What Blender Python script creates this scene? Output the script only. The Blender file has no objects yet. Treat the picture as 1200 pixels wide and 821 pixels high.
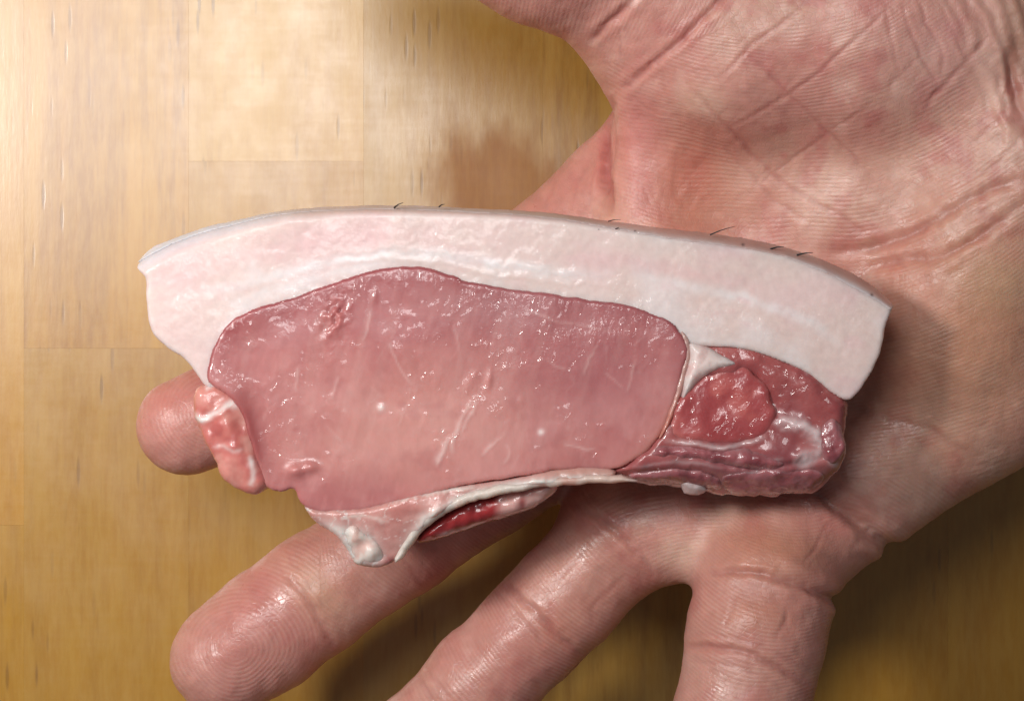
import bpy, math, random
import numpy as np

# ------------------------------------------------------------------ camera, world, lamps, exposure
scn = bpy.context.scene
COL = scn.collection
MM = 0.001
DIST = 280.0            # lens height above the palm plane, mm
MPP = 160.0 / 1200.0    # mm per photograph pixel in the palm plane
TABLE_Z = -52.0

cam_data = bpy.data.cameras.new("camera")
cam = bpy.data.objects.new("camera", cam_data)
COL.objects.link(cam)
cam.location = (0, 0, DIST * MM)
cam_data.sensor_fit = 'HORIZONTAL'
cam_data.sensor_width = 36.0
cam_data.lens = 36.0 * DIST / 160.0
cam_data.clip_start = 0.01
cam_data.clip_end = 20.0
scn.camera = cam

world = bpy.data.worlds.new("World")
scn.world = world
world.use_nodes = True
bg = world.node_tree.nodes["Background"]
bg.inputs[0].default_value = (0.95, 0.97, 1.0, 1)
bg.inputs[1].default_value = 0.09


def area(name, loc, target, size, power, color=(1, 1, 1), spread=180):
    d = bpy.data.lights.new(name, 'AREA')
    d.shape = 'DISK'
    d.size = size
    d.energy = power
    d.spread = math.radians(spread)
    d.color = color
    o = bpy.data.objects.new(name, d)
    COL.objects.link(o)
    o.location = loc
    v = np.array(target) - np.array(loc)
    import mathutils
    o.rotation_euler = mathutils.Vector(v).to_track_quat('-Z', 'Y').to_euler()
    return o


area("work_lamp", (-0.30, 0.11, 0.34), (-0.09, 0.04, -0.03), 0.08, 0.43, (1.0, 0.98, 0.95), 95)
area("ceiling_lamp", (-0.10, 0.14, 0.42), (-0.08, 0.06, -0.05), 0.18, 0.33, (1.0, 1.0, 1.0), 105)

scn.view_settings.view_transform = 'Standard'
scn.view_settings.look = 'None'
scn.view_settings.exposure = 0.0
scn.view_settings.gamma = 1.0
scn.view_settings.use_curve_mapping = False
scn.render.engine = 'CYCLES'
scn.cycles.use_denoising = True
scn.cycles.max_bounces = 8
scn.cycles.sample_clamp_indirect = 4.0

# ------------------------------------------------------------------ helpers
rng = np.random.default_rng(7)


def W(px, py, z):
    """design-time conversion: a place in the photograph plus a height (mm) gives a point in mm"""
    s = (DIST - z) / DIST * MPP
    return np.array([(px - 600.0) * s, (410.5 - py) * s, z], dtype=np.float64)


def to_px(P):
    s = (DIST - P[:, 2]) / DIST * MPP
    return np.stack([P[:, 0] / s + 600.0, 410.5 - P[:, 1] / s], 1)


_tabs = {}


def vnoise(x, y, seed=0):
    if seed not in _tabs:
        _tabs[seed] = np.random.default_rng(1000 + seed).random((256, 256)).astype(np.float32)
    T = _tabs[seed]
    xi = np.floor(x).astype(np.int64); yi = np.floor(y).astype(np.int64)
    fx = (x - xi); fy = (y - yi)
    fx = fx * fx * fx * (fx * (fx * 6 - 15) + 10); fy = fy * fy * fy * (fy * (fy * 6 - 15) + 10)
    a = T[xi & 255, yi & 255]; b = T[(xi + 1) & 255, yi & 255]
    c = T[xi & 255, (yi + 1) & 255]; d = T[(xi + 1) & 255, (yi + 1) & 255]
    return (a * (1 - fx) + b * fx) * (1 - fy) + (c * (1 - fx) + d * fx) * fy


def fbm(x, y, scale, seed=0, octv=4, gain=0.5):
    x = x / scale; y = y / scale
    s = 0; a = 1.0; t = 0
    for o in range(octv):
        s = s + a * (vnoise(x + 17.3 * o, y - 9.1 * o, seed + o) - 0.5)
        t += a; a *= gain; x = x * 2.03; y = y * 2.03
    return s / t * 2.0       # about -1 .. 1


def sstep(a, b, x):
    t = np.clip((x - a) / (b - a), 0, 1)
    return t * t * (3 - 2 * t)


def blob(px, py, cx, cy, rx, ry=None, ang=0):
    ry = ry or rx
    c, s = math.cos(math.radians(ang)), math.sin(math.radians(ang))
    u = ((px - cx) * c + (py - cy) * s) / rx
    v = (-(px - cx) * s + (py - cy) * c) / ry
    return np.exp(-(u * u + v * v))


def smooth_line(pts, step=6.0, closed=False):
    P = np.array(pts, dtype=np.float64)
    n = len(P)
    out = []
    for i in range(n if closed else n - 1):
        if closed:
            p0, p1, p2, p3 = P[(i - 1) % n], P[i], P[(i + 1) % n], P[(i + 2) % n]
        else:
            p1, p2 = P[i], P[i + 1]
            p0 = P[i - 1] if i > 0 else 2 * p1 - p2
            p3 = P[i + 2] if i + 2 < n else 2 * p2 - p1
        m = max(1, int(np.hypot(*(p2 - p1)) / step))
        for k in range(m):
            t = k / m
            out.append(0.5 * ((2 * p1) + (p2 - p0) * t + (2 * p0 - 5 * p1 + 4 * p2 - p3) * t * t + (3 * p1 - p0 - 3 * p2 + p3) * t ** 3))
    if not closed:
        out.append(P[-1])
    return np.array(out)


def line_dist(Q, L):
    """distance of the points Q (n,2) to the polyline L and the parameter 0..1 along it"""
    best = np.full(len(Q), 1e9); par = np.zeros(len(Q))
    seg = np.hypot(*(L[1:] - L[:-1]).T); cum = np.concatenate([[0], np.cumsum(seg)]); tot = max(cum[-1], 1e-6)
    for i in range(len(L) - 1):
        a, b = L[i], L[i + 1]
        ab = b - a; l2 = max(ab @ ab, 1e-9)
        t = np.clip(((Q - a) @ ab) / l2, 0, 1)
        dx = Q[:, 0] - a[0] - ab[0] * t; dy = Q[:, 1] - a[1] - ab[1] * t
        d = np.hypot(dx, dy)
        m = d < best
        best[m] = d[m]; par[m] = (cum[i] + t[m] * seg[i]) / tot
    return best, par


def line_field(px, py, lines):
    """lines: (points, width_px, weight[, warp]); returns two arrays: bell in the line, bell of its rims"""
    core = np.zeros(len(px)); rim = np.zeros(len(px))
    for item in lines:
        pts, w, wt = item[:3]
        L = smooth_line(pts, 6.0)
        m = 5 * w
        sel = np.where((px > L[:, 0].min() - m) & (px < L[:, 0].max() + m) & (py > L[:, 1].min() - m) & (py < L[:, 1].max() + m))[0]
        if len(sel) == 0:
            continue
        qx = px[sel]; qy = py[sel]
        wob = item[3] if len(item) > 3 else 1.2
        q = np.stack([qx + wob * fbm(qx, qy, 14, 31, 3) * 2, qy + wob * fbm(qx, qy, 14, 41, 3) * 2], 1)
        d, t = line_dist(q, L)
        tap = np.clip(np.minimum(t, 1 - t) * 5, 0, 1) ** 0.6
        tap = tap * (0.75 + 0.35 * fbm(qx, qy, 18, 51, 2))
        core[sel] = np.maximum(core[sel], wt * tap * np.exp(-(d / w) ** 2))
        rim[sel] = np.maximum(rim[sel], wt * tap * np.exp(-((d - 2.1 * w) / (1.1 * w)) ** 2))
    return core, rim


def poly_sd(Q, P):
    """signed distance (positive inside) of points to a closed polygon"""
    best = np.full(len(Q), 1e18); inside = np.zeros(len(Q), bool); near = np.zeros((len(Q), 2))
    n = len(P)
    for i in range(n):
        a = P[i]; b = P[(i + 1) % n]
        ab = b - a; l2 = max(ab @ ab, 1e-12)
        t = np.clip(((Q - a) @ ab) / l2, 0, 1)
        c = a + t[:, None] * ab
        d = (Q[:, 0] - c[:, 0]) ** 2 + (Q[:, 1] - c[:, 1]) ** 2
        m = d < best
        best[m] = d[m]; near[m] = c[m]
        cond = (a[1] > Q[:, 1]) != (b[1] > Q[:, 1])
        xs = a[0] + (Q[:, 1] - a[1]) * (ab[0]) / (ab[1] if abs(ab[1]) > 1e-12 else 1e-12)
        inside ^= cond & (Q[:, 0] < xs)
    d = np.sqrt(best)
    return np.where(inside, d, -d), near


def mesh_object(name, V, F, mat, parent=None, col=None, attrs=None, smooth=True):
    me = bpy.data.meshes.new(name)
    V = np.asarray(V, dtype=np.float32); F = np.asarray(F, dtype=np.int32)
    k = F.shape[1]
    me.vertices.add(len(V)); me.vertices.foreach_set("co", (V * MM).astype(np.float32).ravel())
    me.loops.add(F.size); me.loops.foreach_set("vertex_index", F.ravel())
    me.polygons.add(len(F)); me.polygons.foreach_set("loop_start", np.arange(0, F.size, k, dtype=np.int32))
    me.update(calc_edges=True)
    me.validate()
    me.polygons.foreach_set("use_smooth", np.full(len(me.polygons), smooth, dtype=bool))
    if col is not None:
        a = me.attributes.new("tint", 'FLOAT_COLOR', 'POINT')
        c = np.ones((len(V), 4), dtype=np.float32); c[:, :3] = np.clip(col, 0, 1)
        a.data.foreach_set("color", c.ravel())
    for nm, arr in (attrs or {}).items():
        a = me.attributes.new(nm, 'FLOAT', 'POINT')
        a.data.foreach_set("value", np.asarray(arr, dtype=np.float32))
    if mat:
        me.materials.append(mat)
    o = bpy.data.objects.new(name, me)
    COL.objects.link(o)
    if parent:
        o.parent = parent
    return o


def lin(r, g, b):
    f = lambda c: ((c / 255 + 0.055) / 1.055) ** 2.4 if c > 10 else c / 255 / 12.92
    return np.array([f(r), f(g), f(b)])


class N:
    """small node-graph helper"""
    def __init__(self, name):
        self.m = bpy.data.materials.new(name); self.m.use_nodes = True
        self.t = self.m.node_tree
        self.p = self.t.nodes["Principled BSDF"]

    def n(self, kind, ins=None, **kw):
        nd = self.t.nodes.new(kind)
        for k, v in kw.items():
            setattr(nd, k, v)
        for k, v in (ins or {}).items():
            if isinstance(v, bpy.types.NodeSocket):
                self.t.links.new(v, nd.inputs[k])
            else:
                nd.inputs[k].default_value = v
        return nd

    def attr(self, name):
        return self.n('ShaderNodeAttribute', attribute_name=name)

    def math(self, op, a, b=None, c=None, clamp=False):
        ins = {0: a}
        if b is not None: ins[1] = b
        if c is not None: ins[2] = c
        return self.n('ShaderNodeMath', ins, operation=op, use_clamp=clamp).outputs[0]

    def ramp(self, v, lo, hi, a=0.0, b=1.0):
        return self.n('ShaderNodeMapRange', {0: v, 1: lo, 2: hi, 3: a, 4: b}, interpolation_type='SMOOTHSTEP').outputs[0]

    def mix(self, f, a, b, blend='MIX'):
        nd = self.t.nodes.new('ShaderNodeMix'); nd.data_type = 'RGBA'; nd.blend_type = blend
        for k, v in ((0, f), (6, a), (7, b)):
            if isinstance(v, bpy.types.NodeSocket): self.t.links.new(v, nd.inputs[k])
            else: nd.inputs[k].default_value = v
        return nd.outputs[2]

    def noise(self, vec, scale, detail=3.0, rough=0.5):
        return self.n('ShaderNodeTexNoise', {'Vector': vec, 'Scale': scale, 'Detail': detail, 'Roughness': rough}).outputs[0]

    def coords(self, scale=(1, 1, 1), rot=(0, 0, 0)):
        tc = self.t.nodes.new('ShaderNodeTexCoord').outputs['Object']
        return self.n('ShaderNodeMapping', {'Vector': tc, 'Scale': scale, 'Rotation': rot}).outputs[0]

    def set(self, **kw):
        for k, v in kw.items():
            k = k.replace('_', ' ')
            s = self.p.inputs[k]
            if isinstance(v, bpy.types.NodeSocket): self.t.links.new(v, s)
            else: s.default_value = v


# ------------------------------------------------------------------ materials
def skin_material():
    g = N("skin")
    c = g.coords()
    tint = g.attr("tint").outputs['Color']
    fine = g.noise(c, 900.0, 3.0, 0.6)
    base = g.mix(0.22, tint, g.mix(fine, (0.60, 0.42, 0.38, 1), (1.25, 1.25, 1.25, 1)), 'MULTIPLY')
    ph = g.attr("phase").outputs['Fac']; amp = g.attr("amp").outputs['Fac']; oil = g.attr("oil").outputs['Fac']
    jig = g.math('MULTIPLY', g.math('SUBTRACT', g.noise(c, 260.0, 2.0), 0.5), 1.6)
    rid = g.math('MULTIPLY', g.math('ADD', g.math('SINE', g.math('ADD', g.math('MULTIPLY', ph, 6.2832), jig)), 1.0), 0.5)
    patch = g.ramp(g.noise(c, 170.0, 2.0), 0.32, 0.62, 0.25, 1.0)
    rid = g.math('MULTIPLY', g.math('MULTIPLY', rid, amp), patch)
    base = g.mix(g.math('MULTIPLY', rid, 0.14), base, (0.93, 0.72, 0.62, 1))
    vor = g.n('ShaderNodeTexVoronoi', {'Vector': c, 'Scale': 1100.0}, feature='DISTANCE_TO_EDGE').outputs['Distance']
    h = g.math('ADD', g.math('MULTIPLY', rid, 1.0), g.math('MULTIPLY', g.ramp(vor, 0.0, 0.12), 0.45))
    h = g.math('ADD', h, g.math('MULTIPLY', g.noise(c, 1600.0, 3.0, 0.6), 0.5))
    b = g.n('ShaderNodeBump', {'Height': h, 'Strength': 0.42, 'Distance': 0.000085})
    rr = g.ramp(g.noise(c, 320.0, 3.0), 0.3, 0.7, -0.06, 0.08)
    rough = g.math('ADD', g.math('SUBTRACT', 0.50, g.math('MULTIPLY', oil, 0.20)), rr, clamp=True)
    g.set(Base_Color=base, Roughness=rough, Specular_IOR_Level=0.5, Subsurface_Weight=0.40, Subsurface_Scale=0.0032, Normal=b.outputs[0])
    g.p.inputs['Subsurface Radius'].default_value = (1.0, 0.38, 0.22)
    g.p.inputs['Subsurface Anisotropy'].default_value = 0.3
    return g.m


def flesh_material(name, sss, radius, rough, bump_mm, fine_scale, coat=0.35, spark=1.0, aniso=(1, 1, 1), rot=0.0):
    """wet raw meat or fat: tint comes per vertex, the moist film from a coat over fine relief"""
    g = N(name)
    c = g.coords()
    ca = g.coords(aniso, (0, 0, rot))
    tint = g.attr("tint").outputs['Color']
    fine = g.noise(ca, fine_scale * 0.8, 4.0, 0.6)
    base = g.mix(0.30, tint, g.mix(fine, (0.55, 0.50, 0.50, 1), (1.30, 1.30, 1.30, 1)), 'MULTIPLY')
    wet = g.attr("wet").outputs['Fac']
    n1 = g.noise(ca, fine_scale, 3.0, 0.55)
    n2 = g.noise(c, fine_scale * 2.3, 2.0, 0.6)
    patch = g.ramp(g.noise(c, 130.0, 3.0, 0.6), 0.47, 0.67)
    patch = g.math('ADD', g.math('MULTIPLY', patch, 0.6), wet)
    h = g.math('MULTIPLY', g.math('ADD', n1, g.math('MULTIPLY', n2, 0.5)), g.math('ADD', 0.12, g.math('MULTIPLY', patch, spark)))
    ridge = g.ramp(g.math('ABSOLUTE', g.math('SUBTRACT', g.noise(ca, fine_scale * 0.5, 1.0, 0.5), 0.5)), 0.0, 0.10, 1.0, 0.0)
    hs = g.math('ADD', g.math('MULTIPLY', h, 0.45), g.math('MULTIPLY', g.math('MULTIPLY', ridge, patch), 1.1))
    b = g.n('ShaderNodeBump', {'Height': hs, 'Strength': 0.9, 'Distance': 2.2 * bump_mm * MM})
    b2 = g.n('ShaderNodeBump', {'Height': h, 'Strength': 0.65, 'Distance': bump_mm * MM})
    rg = g.ramp(g.noise(c, 210.0, 3.0), 0.3, 0.7, rough - 0.07, rough + 0.10)
    g.set(Base_Color=base, Roughness=rg, Specular_IOR_Level=0.45, Subsurface_Weight=sss, Subsurface_Scale=0.0035,
          Coat_Weight=coat, Coat_Roughness=0.07, Coat_IOR=1.38, Normal=b2.outputs[0], Coat_Normal=b.outputs[0])
    g.p.inputs['Subsurface Radius'].default_value = radius
    return g.m


def wood_material():
    g = N("oiled_beech")
    tc = g.t.nodes.new('ShaderNodeTexCoord').outputs['Object']
    rnd = g.n('ShaderNodeObjectInfo').outputs['Random']
    off = g.n('ShaderNodeCombineXYZ', {0: g.math('MULTIPLY', rnd, 3.7), 1: g.math('MULTIPLY', rnd, 9.1), 2: g.math('MULTIPLY', rnd, 1.3)}).outputs[0]
    v = g.n('ShaderNodeVectorMath', {0: tc, 1: off}, operation='ADD').outputs[0]

    def mp(sx, sy):
        return g.n('ShaderNodeMapping', {'Vector': v, 'Scale': (sx, sy, 1)}).outputs[0]
    broad = g.noise(mp(45, 9), 1.0, 5.0, 0.6)
    grain = g.noise(mp(240, 18), 1.0, 6.0, 0.7)
    fine = g.noise(mp(900, 170), 1.0, 3.0, 0.6)
    fleck = g.n('ShaderNodeTexVoronoi', {'Vector': mp(560, 75), 'Scale': 1.0, 'Randomness': 1.0}).outputs['Distance']
    fl = g.ramp(fleck, 0.10, 0.26, 1.0, 0.0)
    fl = g.math('MULTIPLY', fl, g.ramp(g.noise(mp(70, 12), 1.0, 2.0), 0.42, 0.62))
    colr = g.mix(g.ramp(broad, 0.25, 0.75), (0.53, 0.275, 0.034, 1), (0.42, 0.190, 0.018, 1))
    colr = g.mix(g.math('MULTIPLY', g.ramp(grain, 0.36, 0.66, 0.0, 1.0), g.ramp(g.math('FRACT', g.math('MULTIPLY', rnd, 13.7)), 0, 1, 0.20, 0.75)), colr, (0.30, 0.125, 0.014, 1))
    colr = g.mix(g.ramp(fine, 0.3, 0.7, 0.0, 0.30), colr, (0.56, 0.33, 0.07, 1))
    colr = g.mix(g.math('MULTIPLY', fl, 0.6), colr, (0.17, 0.075, 0.018, 1))
    hsv = g.n('ShaderNodeHueSaturation', {'Hue': g.ramp(rnd, 0, 1, 0.497, 0.503), 'Saturation': g.ramp(rnd, 0, 1, 1.03, 0.97), 'Value': g.ramp(g.math('FRACT', g.math('MULTIPLY', rnd, 7.31)), 0, 1, 0.90, 1.08), 'Color': colr}).outputs[0]
    # worn, dull zone and the soaked patch where the juices ran
    pos = g.n('ShaderNodeNewGeometry').outputs['Position']
    warp = g.n('ShaderNodeMapping', {'Vector': pos, 'Scale': (90, 30, 1)}).outputs[0]
    wn = g.math('MULTIPLY', g.math('SUBTRACT', g.noise(warp, 1.0, 4.0, 0.6), 0.5), 0.030)
    d1 = g.n('ShaderNodeVectorMath', {0: pos, 1: (-0.0020, 0.0270, TABLE_Z * MM)}, operation='DISTANCE').outputs['Value']
    stain = g.ramp(g.math('ADD', d1, wn), 0.0085, 0.0180, 1.0, 0.0)
    hsv = g.mix(g.math('MULTIPLY', stain, 0.9), hsv, (0.70, 0.47, 0.10, 1), 'MULTIPLY')
    scuff = g.noise(g.n('ShaderNodeMapping', {'Vector': pos, 'Scale': (110, 90, 1), 'Rotation': (0, 0, 0.6)}).outputs[0], 1.0, 5.0, 0.65)
    scr = g.noise(g.n('ShaderNodeMapping', {'Vector': pos, 'Scale': (60, 900, 1), 'Rotation': (0, 0, -0.6)}).outputs[0], 1.0, 3.0, 0.6)
    h = g.math('ADD', g.math('MULTIPLY', grain, 0.7), g.math('MULTIPLY', fine, 0.5))
    h = g.math('ADD', h, g.math('MULTIPLY', scuff, 0.7))
    h = g.math('SUBTRACT', h, g.math('MULTIPLY', fl, 0.5))
    b = g.n('ShaderNodeBump', {'Height': h, 'Strength': 0.5, 'Distance': 0.000065})
    rough = g.math('ADD', g.ramp(scuff, 0.3, 0.7, 0.30, 0.37), g.math('MULTIPLY', g.math('SUBTRACT', scr, 0.5), 0.06))
    rough = g.math('ADD', rough, g.math('MULTIPLY', stain, 0.30))
    g.set(Base_Color=hsv, Roughness=rough, Specular_IOR_Level=1.0, Normal=b.outputs[0])
    return g.m


def plain(name, color, rough=0.6):
    g = N(name); g.set(Base_Color=(*color, 1), Roughness=rough); return g.m


M_SKIN = skin_material()
M_LEAN = flesh_material("lean_pork", 0.45, (1.0, 0.28, 0.22), 0.36, 0.11, 1000.0, coat=0.75, spark=1.3, aniso=(1.0, 0.5, 1.0), rot=0.25)
M_FAT = flesh_material("pork_fat", 0.6, (1.0, 0.72, 0.62), 0.44, 0.05, 1300.0, coat=0.32, spark=1.8)
M_RIND = flesh_material("pork_rind", 0.4, (1.0, 0.6, 0.45), 0.38, 0.07, 900.0, coat=0.35, spark=1.4)
M_DARK = flesh_material("dark_muscle", 0.35, (1.0, 0.22, 0.18), 0.28, 0.15, 600.0, coat=0.9, spark=1.4)
M_TRIM = flesh_material("marbled_trim", 0.5, (1.0, 0.45, 0.38), 0.34, 0.05, 800.0, coat=0.6, spark=1.2)
M_WOOD = wood_material()
M_HAIR = plain("bristle", (0.012, 0.011, 0.013), 0.45)

# ------------------------------------------------------------------ the worktop: glued beech staves
worktop = bpy.data.objects.new("worktop", None)
COL.objects.link(worktop)
worktop.location = (0, 0, TABLE_Z * MM)
worktop["kind"] = "structure"
worktop["label"] = "oiled beech worktop of glued staves under the hand"


def stave_mesh(w, l, name="stave"):
    t, c = 26.0, 0.010
    V = []
    for z, i in ((-t, 0.0), (-c, 0.0), (0.0, c)):
        V += [(-w / 2 + i, -l / 2 + i, z), (w / 2 - i, -l / 2 + i, z), (w / 2 - i, l / 2 - i, z), (-w / 2 + i, l / 2 - i, z)]
    F = [(8, 9, 10, 11), (3, 2, 1, 0)]
    for r in (0, 4):
        for k in range(4):
            F.append((r + k, r + (k + 1) % 4, r + 4 + (k + 1) % 4, r + 4 + k))
    return V, F


sT = (DIST - TABLE_Z) / DIST * MPP
tx = lambda px: (px - 600) * sT
ty = lambda py: (410.5 - py) * sT
seams = [28, 221, 426, 636, 873, 1111]
edges = [tx(s) for s in seams]
while edges[0] > -330: edges.insert(0, edges[0] - 31.5)
while edges[-1] < 330: edges.append(edges[-1] + 36.0)
joints = {}
i28 = edges.index(tx(28))
joints[i28 - 1] = [ty(615)]
joints[i28] = [ty(408)]
joints[i28 + 1] = [ty(189)]
joints[i28 + 2] = [ty(1010)]
joints[i28 + 3] = [ty(-170)]
joints[i28 + 4] = [ty(460)]
joints[i28 + 5] = [ty(1080)]
rj = random.Random(5)
for i in range(len(edges) - 1):
    w = edges[i + 1] - edges[i]
    cuts = [-300.0] + sorted(joints.get(i, [rj.uniform(-160, 160)])) + [300.0]
    for a, b in zip(cuts[:-1], cuts[1:]):
        V, F = stave_mesh(w - 0.004, b - a - 0.01)
        o = mesh_object("stave", V, F, M_WOOD, worktop, smooth=False)
        o.location = ((edges[i] + w / 2) * MM, (a + b) / 2 * MM, 0)

# ------------------------------------------------------------------ the hand: one implicit surface
def cone_chain(pts):
    out = []
    for a, b in zip(pts[:-1], pts[1:]):
        out.append((W(*a[:3]), W(*b[:3]), a[3], b[3]))
    return out


PALM = []
PALM += cone_chain([(1380, -90, -8, 15), (1010, 120, -12.5, 13), (775, 275, -16, 11)])
PALM += cone_chain([(1390, -10, -8, 15), (1010, 235, -12.5, 13), (745, 440, -14, 10.5)])
PALM += cone_chain([(1400, 90, -8, 15), (1060, 350, -12, 13), (815, 560, -12, 10)])
PALM += cone_chain([(1400, 270, -8, 14), (1148, 459, -9, 12), (1012, 560, -8, 11.5)])
PALM += cone_chain([(1130, 40, -5, 19), (1010, 40, -5, 18.5), (850, 70, -7, 14), (790, 40, -6, 12)])     # thenar
PALM += cone_chain([(1200, 180, -3, 17), (1110, 390, -5, 14.5)])                                        # hypothenar
PALM += cone_chain([(790, 130, -9, 8.5), (778, 285, -10, 8.5)])                                         # mound under the index
PALM += cone_chain([(1380, -90, -6, 19), (1700, -190, -6, 21)])                                         # wrist
THUMB = cone_chain([(860, 40, -5, 14), (765, -20, -2, 12), (640, -66, 4, 12.0), (520, -118, 8, 11.5), (400, -165, 10, 9.5)])
INDEX = cone_chain([(780, 160, -23, 10), (675, 283, -22, 10), (560, 350, -20.5, 9.6), (400, 425, -17.5, 8.9), (300, 466, -15.5, 8.4), (219, 499, -14, 8.0)])
MIDDLE = cone_chain([(745, 440, -14, 10.5), (571, 557, -17.5, 9.6), (470, 628, -18, 9.4), (375, 692, -18.5, 9.8), (310, 740, -18.5, 9.8), (268, 771, -18.5, 9.6)])
RING = cone_chain([(815, 560, -12, 10), (721, 636, -10, 8.9), (660, 702, -10, 8.7), (622, 741, -11, 8.5), (560, 803, -12, 8.7), (500, 866, -13, 8.5), (430, 940, -14, 8.0)])
PINKY = cone_chain([(935, 600, -5, 10), (897, 690, 1, 10.2), (886, 745, 3, 10.2), (876, 800, 4, 9.6), (862, 860, 5, 9.8), (840, 950, 4, 8.8)])
PADS = cone_chain([(735, 610, -8, 7.0), (800, 620, -7, 7.4), (890, 622, -5.5, 8.6), (968, 610, -5.5, 9.3)])


def sd_cone(P, a, b, ra, rb):
    a = a.astype(P.dtype); b = b.astype(P.dtype)
    ba = b - a; l2 = float(ba @ ba); rr = ra - rb; a2 = l2 - rr * rr; il2 = 1.0 / l2
    pa = P - a
    y = pa @ ba
    z = y - l2
    q = pa * l2 - y[:, None] * ba
    x2 = np.einsum('ij,ij->i', q, q)
    y2 = y * y * l2; z2 = z * z * l2
    k = np.sign(rr) * rr * rr * x2
    d = (np.sqrt(x2 * a2 * il2) + y * rr) * il2 - ra
    m1 = np.sign(z) * a2 * z2 > k
    m2 = (~m1) & (np.sign(y) * a2 * y2 < k)
    d[m1] = np.sqrt(x2[m1] + z2[m1]) * il2 - rb
    d[m2] = np.sqrt(x2[m2] + y2[m2]) * il2 - ra
    return d


def smin(ds, k):
    m = np.minimum.reduce(ds)
    s = 0
    for d in ds:
        s = s + np.exp(-(d - m) / k)
    return m - k * np.log(s)


def pmin(a, b, k):
    h = np.clip(0.5 + 0.5 * (b - a) / k, 0, 1)
    return b * (1 - h) + a * h - k * h * (1 - h)


def chain(P, C, k=1.0):
    return smin([sd_cone(P, *c) for c in C], k)


def hand_sdf(P, parts=False):
    palm = smin([sd_cone(P, *c) for c in PALM], 2.6)
    thumb = chain(P, THUMB, 1.2); idx = chain(P, INDEX, 1.0); mid = chain(P, MIDDLE, 0.8)
    ring = chain(P, RING, 0.8); pin = chain(P, PINKY, 0.8); pads = chain(P, PADS, 1.2)
    d = pmin(palm, thumb, 11.0)
    d = pmin(d, pads, 3.5)
    d = pmin(d, idx, 2.2)
    d = pmin(d, mid, 5.0)
    d = pmin(d, ring, 5.0)
    d = pmin(d, pin, 4.0)
    if parts:
        return d, palm, thumb, idx, mid, ring, pin, pads
    return d


def surface_nets(fn, lo, hi, h):
    ax = [np.arange(lo[i], hi[i] + h, h, dtype=np.float32) for i in range(3)]
    n = [len(a) for a in ax]
    Vv = np.empty(n, dtype=np.float32)
    Y, Z = np.meshgrid(ax[1], ax[2], indexing='ij')
    step = 24
    for i in range(0, n[0], step):
        xs = ax[0][i:i + step]
        P = np.empty((len(xs), n[1], n[2], 3), dtype=np.float32)
        P[..., 0] = xs[:, None, None]; P[..., 1] = Y; P[..., 2] = Z
        Vv[i:i + step] = fn(P.reshape(-1, 3)).reshape(len(xs), n[1], n[2])
    S = Vv < 0
    c = [S[i:n[0] - 1 + i, j:n[1] - 1 + j, k:n[2] - 1 + k] for i in (0, 1) for j in (0, 1) for k in (0, 1)]
    cnt = sum(x.astype(np.int8) for x in c)
    act = (cnt > 0) & (cnt < 8)
    I = np.argwhere(act)
    idx = np.full(act.shape, -1, dtype=np.int32); idx[act] = np.arange(len(I))
    acc = np.zeros((len(I), 3)); num = np.zeros(len(I))
    corners = [(i, j, k) for i in (0, 1) for j in (0, 1) for k in (0, 1)]
    for p in corners:
        for axis in range(3):
            if p[axis] == 1: continue
            q = list(p); q[axis] = 1
            a = Vv[I[:, 0] + p[0], I[:, 1] + p[1], I[:, 2] + p[2]]; b = Vv[I[:, 0] + q[0], I[:, 1] + q[1], I[:, 2] + q[2]]
            m = (a < 0) != (b < 0)
            t = np.where(m, a / np.where(m, a - b, 1), 0)
            pt = np.array(p, dtype=float)[None].repeat(len(I), 0); pt[:, axis] = t
            acc[m] += pt[m]; num[m] += 1
    V = (I + acc / num[:, None]) * h + np.array(lo)
    F = []
    for axis in range(3):
        u, v = [(1, 2), (2, 0), (0, 1)][axis]
        sl0 = [slice(None)] * 3; sl1 = [slice(None)] * 3
        sl0[axis] = slice(0, n[axis] - 1); sl1[axis] = slice(1, n[axis])
        A = S[tuple(sl0)]; B = S[tuple(sl1)]
        E = np.argwhere(A != B)
        ok = (E[:, u] > 0) & (E[:, v] > 0) & (E[:, u] < n[u] - 1) & (E[:, v] < n[v] - 1)
        E = E[ok]
        flip = A[E[:, 0], E[:, 1], E[:, 2]]
        def cell(du, dv):
            e = E.copy(); e[:, u] -= du; e[:, v] -= dv
            return idx[e[:, 0], e[:, 1], e[:, 2]]
        q = np.stack([cell(1, 1), cell(0, 1), cell(0, 0), cell(1, 0)], 1)
        q[~flip] = q[~flip][:, ::-1]
        F.append(q)
    return V, np.concatenate(F)


def subdivide(V, F):
    n = len(V)
    E = np.concatenate([F[:, [0, 1]], F[:, [1, 2]], F[:, [2, 3]], F[:, [3, 0]]])
    E.sort(axis=1)
    key = E[:, 0].astype(np.int64) * n + E[:, 1]
    uq, inv = np.unique(key, return_inverse=True)
    a = uq // n; b = uq % n
    mid = (V[a] + V[b]) / 2
    fc = V[F].mean(1)
    m = len(F); e = inv.reshape(4, m) + n; f = np.arange(m) + n + len(uq)
    V2 = np.concatenate([V, mid, fc])
    q = [np.stack([F[:, k], e[k], f, e[k - 1]], 1) for k in range(4)]
    return V2, np.concatenate(q).astype(np.int32)


def sdf_normal(P, e=0.35):
    out = np.zeros_like(P)
    for k in ((1, -1, -1), (-1, -1, 1), (-1, 1, -1), (1, 1, 1)):
        kk = np.array(k, dtype=P.dtype)
        out += kk * hand_sdf(P + kk * e)[:, None]
    return out / np.maximum(np.linalg.norm(out, axis=1, keepdims=True), 1e-9)


def in_chunks(fn, P, c=120000):
    return np.concatenate([fn(P[i:i + c]) for i in range(0, len(P), c)])


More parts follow.
